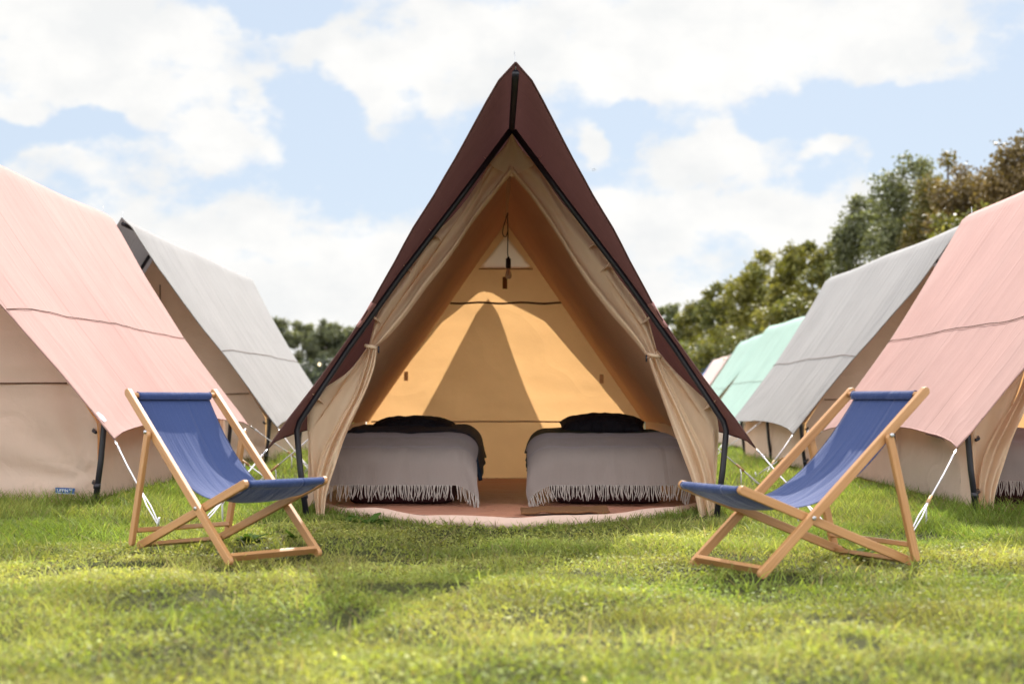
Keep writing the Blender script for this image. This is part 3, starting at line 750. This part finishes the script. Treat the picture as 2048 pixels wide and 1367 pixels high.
def deckchair(label, loc, rz):
    t = thing('deckchair', label, 'deckchair', loc, rz, 'deckchairs in front of the open tent')
    A0, A1 = (0, 0), (1.08, .925)
    B0, B1 = (-.10, .432), (1.0, .02)
    C0, C1 = (.80, .66), (.975, .03)
    for s in (-1, 1):
        a_ = beam('back_rail', A0, A1, s * .29, .027, .048, t)
        beam('seat_rail', B0, B1, s * .259, .025, .046, t)
        beam('support_strut', C0, C1, s * .321, .024, .044, t, ext0=.03)
        for (y, z, xx) in ((.325, .277, .306), (.80, .685, .336)):
            bo = MB(); bo.tube([(s * (xx - .01), y, z), (s * (xx + .004), y, z), (s * (xx + .0045), y, z)], [.011, .011, .006], 10); bo.build('bolt', M['bolt'], t)
    crossbar('bottom_rail', .03, .032, .276, .022, .045, t, .7)
    crossbar('back_foot_rail', .93, .035, .245, .045, .022, t, -.37)
    crossbar('notch_bar', .945, .118, .308, .040, .024, t, -.25)
    c = MB(); c.tube([(-.276, 1.035, .895), (.276, 1.035, .895)], .014, 12); c.build('top_bar', M['wood'], t)
    c = MB(); c.tube([(-.246, -.085, .424), (.246, -.085, .424)], .014, 12); c.build('front_bar', M['wood'], t)
    prof = hermite([(0, 1.022, .868), (0, 1.018, .895), (0, 1.040, .913), (0, 1.054, .892), (0, 1.00, .815), (0, .86, .652), (0, .70, .505), (0, .52, .392), (0, .34, .335), (0, .16, .325), (0, .02, .365),
                    (0, -.062, .400), (0, -.086, .4045), (0, -.1045, .424), (0, -.086, .443), (0, -.066, .432)], 70)
    mb = MB()
    def fn(i, j):
        k = round(j * 70); p = prof[k]
        u = i * 2 - 1
        mid = math.sin(math.pi * min(1, max(0, (j - .18) / .68))) if .18 < j < .86 else 0
        hw = .243 - .012 * mid
        zz = p.z - .022 * mid * (1 - u * u) + .006 * nz(u * 3, j * 9, 2) * mid
        return (u * hw, p.y - .012 * mid * (1 - u * u), zz)
    mb.grid(fn, 26, 70, lambda i, j, p: (i * .5, j * 1.5))
    o = mb.build('sling', M['sling'], t)
    sm = o.modifiers.new('thickness', 'SOLIDIFY'); sm.thickness = .0016
    mb = MB()
    for s in (0, 1):
        mb.tube([Vector(fn(s, j / 70)) + Vector((0, 0, .001)) for j in range(3, 66)], .0028, 5)
    mb.build('sling_hem', M['sling'], o)
    return t
def gz(x, y): return float(gh(x, y))
deckchair('blue deckchair left of the open tent, facing right towards the camera', (-1.277, 7.715, gz(-1.277, 7.9) + .015), R(44.6))
deckchair('blue deckchair right of the open tent, facing left', (1.075, 7.20, gz(1.3, 7.3) + .01), R(-63.2))

# ------------------------------------------------------------------ trees
def leaf_mesh(name, P, D, size, colr, asp=.6):
    """P centres, D normals-ish; each leaf one folded quad"""
    n = len(P)
    a = np.cross(D, rng.normal(size=(n, 3))); a /= np.linalg.norm(a, axis=1, keepdims=True) + 1e-9
    b_ = np.cross(D, a); b_ /= np.linalg.norm(b_, axis=1, keepdims=True) + 1e-9
    s = size[:, None]
    v = np.stack([P - a * s, P - b_ * s * asp, P + a * s, P + b_ * s * asp], 1).reshape(-1, 3)
    me = bpy.data.meshes.new(name)
    me.vertices.add(4 * n); me.vertices.foreach_set('co', v.astype(np.float32).ravel())
    me.loops.add(4 * n); me.loops.foreach_set('vertex_index', np.arange(4 * n, dtype=np.int32))
    me.polygons.add(n); me.polygons.foreach_set('loop_start', np.arange(0, 4 * n, 4, dtype=np.int32))
    me.update(calc_edges=True)
    ca = me.color_attributes.new('Col', 'FLOAT_COLOR', 'POINT')
    cc = np.repeat(np.concatenate([colr, np.ones((n, 1))], 1), 4, 0)
    ca.data.foreach_set('color', cc.astype(np.float32).ravel())
    return me
def tree(name, label, cat, x, y, top, width, base_c, var_c, nblob=34, per=230, leaf=.11, droop=0, lowest=.12, group='trees beyond the tents', seed=0, open_=0.0):
    r = np.random.default_rng(seed + 100)
    z0 = gz(x, y)
    t = thing(name, label, cat, (x, y, z0), 0, group)
    nblob = int(nblob * 1.7)
    H = (top - z0) * 1.05; rx = width / 2 * 1.12
    zc = H * (.55 + lowest * .4); rz_ = H - zc
    Ps, Ds, Ss, Cs = [], [], [], []
    blobs = []
    for k in range(nblob):
        while True:
            q = r.uniform(-1, 1, 3)
            l = np.linalg.norm(q)
            if .35 < l < 1: break
        q = q / l * (l ** .5)
        br = rx * r.uniform(.16, .30)
        sh = .93 if q[2] > 0 else 1.0
        c = np.array([q[0] * (rx - br * .6) * sh, q[1] * (rx - br * .6) * sh, zc + q[2] * (rz_ - br * .5 if q[2] > 0 else zc - H * lowest * .6)])
        blobs.append((c, br))
        n = int(per * 1.5 * (br / (rx * .26)) ** 2)
        d = r.normal(size=(n, 3)); d /= np.linalg.norm(d, axis=1, keepdims=True)
        rad = br * r.uniform(.35, 1.06, n) ** .6
        lump = r.normal(1, .22, n) + .25 * np.sin(d[:, 0] * 5 + k) * np.sin(d[:, 2] * 6 + k * 2)
        p = c + d * (rad * lump)[:, None] * np.array([1, 1, .8])
        if droop: p[:, 2] -= droop * r.uniform(0, 1, n) ** 2 * br * 2.2 * (d[:, 2] < .4)
        p[:, 2] = np.maximum(p[:, 2], .1)
        nn = d * .5 + r.normal(size=(n, 3)) * .6 + np.array([0, 0, .35])
        tone = r.uniform(.75, 1.25)
        mix_ = np.clip(r.uniform(0, 1, n) * .6 + .4 * r.uniform(0, 1), 0, 1)[:, None]
        cc = (np.array(base_c) * (1 - mix_) + np.array(var_c) * mix_) * tone * r.uniform(.75, 1.25, (n, 1))
        Ps.append(p); Ds.append(nn); Ss.append(leaf * .8 * r.uniform(.6, 1.25, n)); Cs.append(cc)
    me = leaf_mesh('crown', np.concatenate(Ps), np.concatenate(Ds), np.concatenate(Ss), np.concatenate(Cs), .55)
    link('crown', me, M['leaf'], t)
    tr = MB(); h0 = zc + rz_ * .05
    tr.tube([(0, 0, -.2), (.04 * H * .2, 0, h0 * .3), (-.02 * H, .02 * H, h0 * .65), (0, 0, h0)], [H * .035, H * .027, H * .018, H * .006], 9)
    for k in range(7):
        c, br = blobs[k * 4 % nblob]; s_ = h0 * r.uniform(.25, .7)
        tr.tube([(0, 0, s_), (c[0] * .5, c[1] * .5, s_ + (c[2] - s_) * .6), tuple(c)], [H * .013, H * .008, H * .003], 6)
    tr.build('trunk', M['bark'], t)
    return t
OLIVE, OLIVE2 = (.105, .115, .026), (.24, .21, .045)
DARK, DARK2 = (.062, .082, .032), (.14, .15, .048)
GREY, GREY2 = (.10, .115, .065), (.19, .19, .10)
BRN, BRN2 = (.10, .075, .038), (.20, .135, .06)
def tr_at(px, ytop, d, wpx, *a, **k):
    p = at(px, ytop, d); return p.x, d, p.z, wpx * d / F
TR = [ # px, top y, depth, width px, colours, blobs, per, leaf, droop, label
 (1335, 615, 88, 105, DARK, GREY2, 26, 190, .16, 0, 'low grey green tree far off, just right of the burgundy tent'),
 (1405, 603, 82, 120, DARK, OLIVE2, 28, 200, .15, 0, 'dark green tree behind the pale blue and pale pink tents'),
 (1462, 556, 74, 130, DARK, OLIVE2, 30, 210, .15, 0, 'round topped green tree behind the far mint tent'),
 (1530, 505, 66, 150, OLIVE, OLIVE2, 34, 220, .14, 0, 'yellowish olive tree rising behind the two mint tents'),
 (1600, 494, 60, 150, OLIVE, OLIVE2, 34, 220, .13, 0, 'broad olive tree left of the grey tent ridge'),
 (1668, 480, 57, 130, DARK, OLIVE2, 32, 220, .12, 0, 'dark green tree behind the lower end of the right grey ridge'),
 (1740, 405, 52, 170, GREY, GREY2, 36, 230, .11, .9, 'grey green weeping tree above the middle of the right grey tent'),
 (1825, 322, 48, 190, GREY, GREY2, 40, 230, .10, .9, 'tallest weeping tree with thin hanging grey green foliage'),
 (1900, 328, 46, 200, OLIVE, BRN2, 50, 230, .10, .3, 'olive brown tree between the weeping tree and the brown tree'),
 (1970, 312, 43, 230, BRN, BRN2, 54, 240, .09, 0, 'brown autumn tree above the peak of the right grey tent'),
 (2060, 288, 41, 260, BRN, BRN2, 56, 240, .09, 0, 'tall brown tree at the right edge of the photo'),
 (1790, 520, 45, 230, DARK, DARK2, 36, 230, .10, 0, 'dark bushy tree under the weeping trees, behind the grey ridge'),
 (1930, 420, 40, 220, DARK, OLIVE2, 36, 230, .09, 0, 'green bushy tree below the brown trees, behind the pink tent'),
 (1480, 660, 62, 210, DARK, OLIVE2, 32, 200, .12, 0, 'low dark bush behind the pale pink and far mint tents'),
 (1585, 610, 52, 210, DARK, OLIVE2, 34, 220, .11, 0, 'low dark bush behind the nearer mint tent'),
 (1370, 690, 78, 150, DARK, DARK2, 26, 180, .15, 0, 'low dark bush beside the open tent, behind the blue tent'),
]
for k, (px, ty, d, wp, c1, c2, nb, per, lf, dr, lab) in enumerate(TR):
    x, y, top, w_ = tr_at(px, ty, d, wp)
    tree('tree' if 'bush' not in lab or 'tree' in lab else 'bush', lab, 'tree' if 'low dark bush' not in lab else 'bush', x, y, top, w_, c1, c2, nb, per, lf, dr, .10, seed=k)
for k, (px, ty, d, wp, lab) in enumerate([
    (480, 655, 125, 100, 'tree half hidden behind the left grey tent, far off'),
    (556, 640, 130, 90, 'leftmost tree of the far left row seen beside the grey tent'),
    (604, 646, 135, 80, 'second tree of the far left row, with gaps of sky'),
    (652, 643, 130, 85, 'third tree of the far left row, broad crown'),
    (704, 652, 132, 90, 'rightmost tree of the far left row, touching the burgundy tent')]):
    x, y, top, w_ = tr_at(px, ty, d, wp)
    tree('tree', lab, 'tree', x, y, top, w_, (.075, .092, .060), (.18, .18, .095), 30, 200, .17, 0, .30, seed=40 + k)
for k, (px, ty, d, wp, lab) in enumerate([
    (540, 715, 122, 150, 'dark hedge bush at the foot of the far left trees, left part'),
    (640, 722, 121, 150, 'dark hedge bush at the foot of the far left trees, right part')]):
    x, y, top, w_ = tr_at(px, ty, d, wp)
    tree('bush', lab, 'bush', x, y, top, w_, (.040, .05, .042), (.07, .08, .055), 30, 150, .20, 0, .02, seed=60 + k)

# festoon lights far off on the left, and a bird
fest = thing('string_light', 'string of small warm bulbs far off before the left trees', 'string light', (-10.5, 60, 0))
def fpnt(s): return Vector((7.2 * s, 0, 2.2 + 1.35 * s * s + .25 * s))
c = MB(); c.tube([fpnt(k / 20) for k in range(21)], .012, 5); wire = c.build('wire', M['steel'], fest)
em, et = new_mat('lit bulb'); e_ = node(et, 'ShaderNodeEmission'); e_.inputs[0].default_value = (1, .8, .5, 1); e_.inputs[1].default_value = 2.0; out(et, e_.outputs[0])
for s in (.33, .46, .58, .72):
    p = fpnt(s); c = MB(); c.tube([p, p - Vector((0, 0, .04)), p - Vector((0, 0, .09)), p - Vector((0, 0, .13))], [.02, .05, .055, .01], 8); c.build('bulb', em, fest)
for s in (0, 1):
    p = fpnt(s); c = MB(); c.tube([(p.x, p.y, -.1), p], .03, 6); c.build('post', M['bark'], fest)
bp = at(1187, 340, 80)
c = MB(); c.tube([(-.10, 0, 0), (-.05, 0, .01), (.0, 0, .012), (.06, 0, .008), (.09, 0, .014), (.115, 0, .008)], [.006, .022, .03, .02, .018, .003], 8)
for s in (-1, 1):
    c.add([(.04, s * .02, .015), (-.03, s * .02, .015), (-.03, s * .10, .055), (.03, s * .11, .06), (-.06, s * .20, .03)], [(0, 1, 2, 3), (3, 2, 4)])
o = c.build('bird', M['bird']); o.location = bp; o.rotation_euler = (0, 0, 1.0)
tag(o, 'tiny dark bird flying in the sky right of the tent peak', 'bird')

# ------------------------------------------------------------------ grass and weeds
def field(y0, y1, dens, spread=.46):
    n = int(spread * (y1 * y1 - y0 * y0) * dens)
    y = np.sqrt(rng.uniform(y0 * y0, y1 * y1, n)); x = rng.uniform(-spread, spread, n) * y
    return x, y
def inside_tents(x, y):
    k = np.zeros(len(x), bool)
    for (tx, ty, L_, w_) in ((0, 10.75, 4.5, 1.47), (-4.6, 10.75, 4.7, 1.47), (-4.42, 17.9, 5.3, 1.35), (4.87, 10.4, 4.9, 1.47), (5.12, 17.7, 4.9, 1.5), (-.04, 17.9, 4.8, 1.47), (6.4, 30.1, 4.8, 1.4), (6.6, 37.4, 4.8, 1.4)):
        k |= (np.abs(x - tx) < w_) & (y > ty) & (y < ty + L_)
    yy = 10.3 + .5 - 1.36 * (1 - (np.clip(x, -1.4, 1.4) / 1.42) ** 2)
    k |= (np.abs(x) < 1.4) & (y > yy - .02) & (y < 11)
    return k
DIRT = [((232, 1122), .30, .10), ((470, 1128), .26, .08), ((500, 1142), .2, .07), ((790, 1112), .26, .07), ((410, 1196), .10, .05), ((1260, 1250), .1, .05), ((300, 1085), .22, .12), ((700, 1230), .12, .12), ((1660, 1240), .22, .07), ((1720, 1300), .09, .05), ((780, 1180), .15, .07), ((880, 1175), .14, .06), ((310, 1265), .12, .05), ((1540, 1150), .3, .1)]
def dirt_mask(x, y):
    k = np.zeros(len(x))
    for (px, py), rx_, ry_ in DIRT:
        d = HC * F / (py - 800); cx = (px - 1024) * d / F
        q = ((x - cx) / rx_) ** 2 + ((y - d) / (ry_ * 2.2)) ** 2
        k = np.maximum(k, 1 - sstep(.4, 1.3, q + .7 * (vnoise(x * 14, y * 14, 9) - .5)))
    return k
VV, CC, FQ, FT = [], [], [], []
def blades(x, y, h, w, lean, colr, curl=.5):
    n = len(x); z = gh(x, y) - .004
    th = rng.uniform(0, 2 * math.pi, n); fx, fy = np.cos(th), np.sin(th)
    lt = rng.uniform(0, 2 * math.pi, n); lx, ly = np.cos(lt) * lean, np.sin(lt) * lean
    def lvl(f, ww):
        k = f + curl * f * f
        cx = x + lx * h * k * .75; cy = y + ly * h * k * .75
        cz = z + h * (f - .35 * lean * f * f)
        return np.stack([cx - fx * ww, cy - fy * ww, cz], 1), np.stack([cx + fx * ww, cy + fy * ww, cz], 1)
    a0, a1 = lvl(0., w * .5); b0, b1 = lvl(.55, w * .45); c0, _ = lvl(1., 0 * w)
    v = np.stack([a0, a1, b1, b0, c0], 1).reshape(-1, 3)
    base = sum(len(q) for q in VV); i = base + 5 * np.arange(n)
    VV.append(v); CC.append(np.repeat(colr, 5, 0))
    FQ.append(np.stack([i, i + 1, i + 2, i + 3], 1)); FT.append(np.stack([i + 3, i + 2, i + 4], 1))
def gcol(x, y, n, dry=.15, lush=0.0):
    a = vnoise(x * .9, y * .9, 21)[:, None]; b_ = vnoise(x * 4, y * 4, 22)[:, None]
    g1 = np.array([.205, .250, .058]); g2 = np.array([.375, .36, .120]); g3 = np.array([.125, .200, .042])
    k = np.clip(1.3 * a + .9 * b_ - .62 + rng.uniform(-.25, .25, (n, 1)), 0, 1)
    c = g1 * (1 - k) + g2 * k
    l = np.clip(lush + rng.uniform(-.25, .25, (n, 1)), 0, 1); c = c * (1 - l) + g3 * l
    d = (rng.uniform(0, 1, n) < dry * (.4 + 1.2 * a[:, 0]))[:, None]
    c = np.where(d, np.array([.30, .245, .13]) * rng.uniform(.6, 1.1, (n, 1)), c)
    return c * np.exp(rng.normal(0, .21, (n, 1))) * (.62 + .76 * vnoise(x * 2.0 + 7, y * 2.0, 24)[:, None])
for (y0, y1, dens, hh, ww, lean) in ((3.3, 5.2, 7500, .034, .0034, 1.1), (5.2, 8.0, 6500, .036, .0038, 1.05), (8.0, 9.6, 5200, .066, .0044, .9), (9.6, 13, 2800, .095, .0048, .8), (13, 22, 700, .10, .007, .8), (22, 48, 120, .13, .014, .8)):
    x, y = field(y0, y1, dens)
    keep = ~inside_tents(x, y)
    dm = dirt_mask(x, y); keep &= rng.uniform(0, 1, len(x)) > dm * .93
    cl = vnoise(x * 3.1, y * 3.1, 31) * .6 + vnoise(x * 7, y * 7, 32) * .4
    keep &= rng.uniform(0, 1, len(x)) < np.clip(-.15 + 2.1 * cl, .06, 1)
    x, y, cl, dm = x[keep], y[keep], cl[keep], dm[keep]; n = len(x)
    lush = .8 * float(y0 >= 8) * np.ones(n)[:, None] * .6
    door = (1 - sstep(1.3, 1.8, np.abs(x))) * sstep(8.0, 8.8, y)
    h = hh * (1 - .6 * door) * (.2 + 1.6 * cl) * rng.uniform(.6, 1.3, n) * (1 - .5 * dm)
    blades(x, y, h, ww * rng.uniform(.7, 1.3, n), lean * rng.uniform(.4, 1.2, n), gcol(x, y, n, .16 if y0 < 8 else .07, lush))
# taller unmown grass along the foot of the tents, and odd tall blades
def along(p0, p1, n, sp):
    t_ = rng.uniform(0, 1, n); return p0[0] + (p1[0] - p0[0]) * t_ + rng.normal(0, sp, n), p0[1] + (p1[1] - p0[1]) * t_ + rng.normal(0, sp, n)
for (p0, p1, n, hh, sp) in (((-6.4, 10.5), (-3.0, 10.5), 4200, .16, .13), ((-3.0, 10.6), (-3.0, 15), 3600, .14, .13), ((3.3, 10.2), (6.2, 10.2), 3800, .17, .14), ((3.28, 10.3), (3.25, 15), 3600, .16, .13),
                            ((-1.5, 10.7), (-.8, 9.8), 700, .08, .05), ((-.8, 9.75), (0, 9.4), 700, .065, .04), ((0, 9.4), (.8, 9.75), 700, .065, .04), ((.8, 9.8), (1.5, 10.7), 800, .085, .05), ((1.55, 10.3), (1.55, 15), 2200, .12, .1), ((-1.58, 10.3), (-1.58, 15), 2200, .12, .1), ((3.4, 17.6), (3.4, 22.5), 2200, .2, .15), ((-3.1, 17.7), (-3.1, 23), 1800, .2, .15)):
    x, y = along(p0, p1, n, sp); keep = ~inside_tents(x, y); x, y = x[keep], y[keep]; n = len(x)
    blades(x, y, hh * rng.uniform(.4, 1.25, n), .0058 * rng.uniform(.7, 1.4, n), .75 * rng.uniform(.2, 1.3, n), gcol(x, y, n, .10, .7), .8)
x, y = field(4.2, 9.8, 190); keep = ~inside_tents(x, y); x, y = x[keep], y[keep]; n = len(x)
blades(x, y, rng.uniform(.06, .12, n), .005 * rng.uniform(.7, 1.4, n), .8 * rng.uniform(.2, 1.3, n), gcol(x, y, n, .1, .3), .9)
# small clover and moss leaves lying in the turf
LV = []
x, y = field(3.3, 9.4, 2100); cl = vnoise(x * 2.2, y * 2.2, 41)
keep = ~inside_tents(x, y) & (rng.uniform(0, 1, len(x)) < np.clip(cl * 1.6 - .15, .1, 1)) & (dirt_mask(x, y) < .5)
x, y = x[keep], y[keep]; n = len(x)
P = np.stack([x, y, gh(x, y) + rng.uniform(.006, .034, n)], 1); D = rng.normal(size=(n, 3)) * .55 + np.array([0, 0, 1.0])
cm = leaf_mesh('clover', P, D, rng.uniform(.006, .0125, n), gcol(x, y, n, .03, .1) * np.array([.92, .95, .9]), .75)
tag(link('clover', cm, M['grass']), 'small clover and moss leaves in the turf', 'ground cover', kind='stuff')
V = np.concatenate(VV); C_ = np.concatenate(CC); Q = np.concatenate(FQ); T = np.concatenate(FT)
me = bpy.data.meshes.new('grass'); me.vertices.add(len(V)); me.vertices.foreach_set('co', V.astype(np.float32).ravel())
li = np.concatenate([Q.ravel(), T.ravel()]).astype(np.int32)
me.loops.add(len(li)); me.loops.foreach_set('vertex_index', li)
me.polygons.add(len(Q) + len(T)); me.polygons.foreach_set('loop_start', np.concatenate([np.arange(len(Q)) * 4, len(Q) * 4 + np.arange(len(T)) * 3]).astype(np.int32))
me.update(calc_edges=True)
ca = me.color_attributes.new('Col', 'FLOAT_COLOR', 'POINT')
ca.data.foreach_set('color', np.concatenate([C_, np.ones((len(C_), 1))], 1).astype(np.float32).ravel())
tag(link('grass', me, M['grass']), 'green and yellowish lawn grass, longer round the tents', 'grass', kind='stuff')

def weed(label, px, py, r_, nl, seed):
    d = HC * F / (py - 800); x = (px - 1024) * d / F
    rr = random.Random(seed); mb = MB()
    for k in range(nl):
        a = rr.uniform(0, 6.28); ln = r_ * rr.uniform(.6, 1.2); wd = ln * rr.uniform(.16, .24); rise = rr.uniform(.25, .95); bend = rr.uniform(.3, .9)
        def fn(i, j):
            f = j; ww = wd * math.sin(math.pi * min(1, f * .93 + .07)) ** .7 * (1 + .22 * math.sin(f * 22)) * (i * 2 - 1)
            rad = ln * (f - .15 * f * f); z = ln * rise * f - ln * bend * f * f * .9 + abs(i - .5) * wd * .6
            return (math.cos(a) * rad - math.sin(a) * ww, math.sin(a) * rad + math.cos(a) * ww, max(z, .004))
        mb.grid(fn, 2, 9)
    o = mb.build('weed', M['weed']); o.location = (x, d, gz(x, d))
    n = len(o.data.vertices); ca = o.data.color_attributes.new('Col', 'FLOAT_COLOR', 'POINT')
    cl = np.ones((n, 4)); k = np.repeat(np.random.default_rng(seed).uniform(.7, 1.3, n // 30 + 1), 30)[:n, None]; cl[:, :3] = np.array([.058, .105, .022]) * k
    ca.data.foreach_set('color', cl.astype(np.float32).ravel())
    tag(o, label, 'weed', 'broad leaved weeds in the grass')
weed('leafy weed under the seat of the left deckchair', 500, 1080, .13, 22, 1)
weed('leafy weed in the grass at the left bed corner of the open tent', 738, 1052, .14, 20, 2)
weed('small leafy weed in the grass just left of the tent doorway', 690, 1050, .10, 16, 3)
weed('leafy weed behind the rear leg of the right deckchair', 1720, 1112, .11, 18, 5)
weed('leafy weed among the grass right of the left deckchair', 590, 1085, .09, 14, 6)
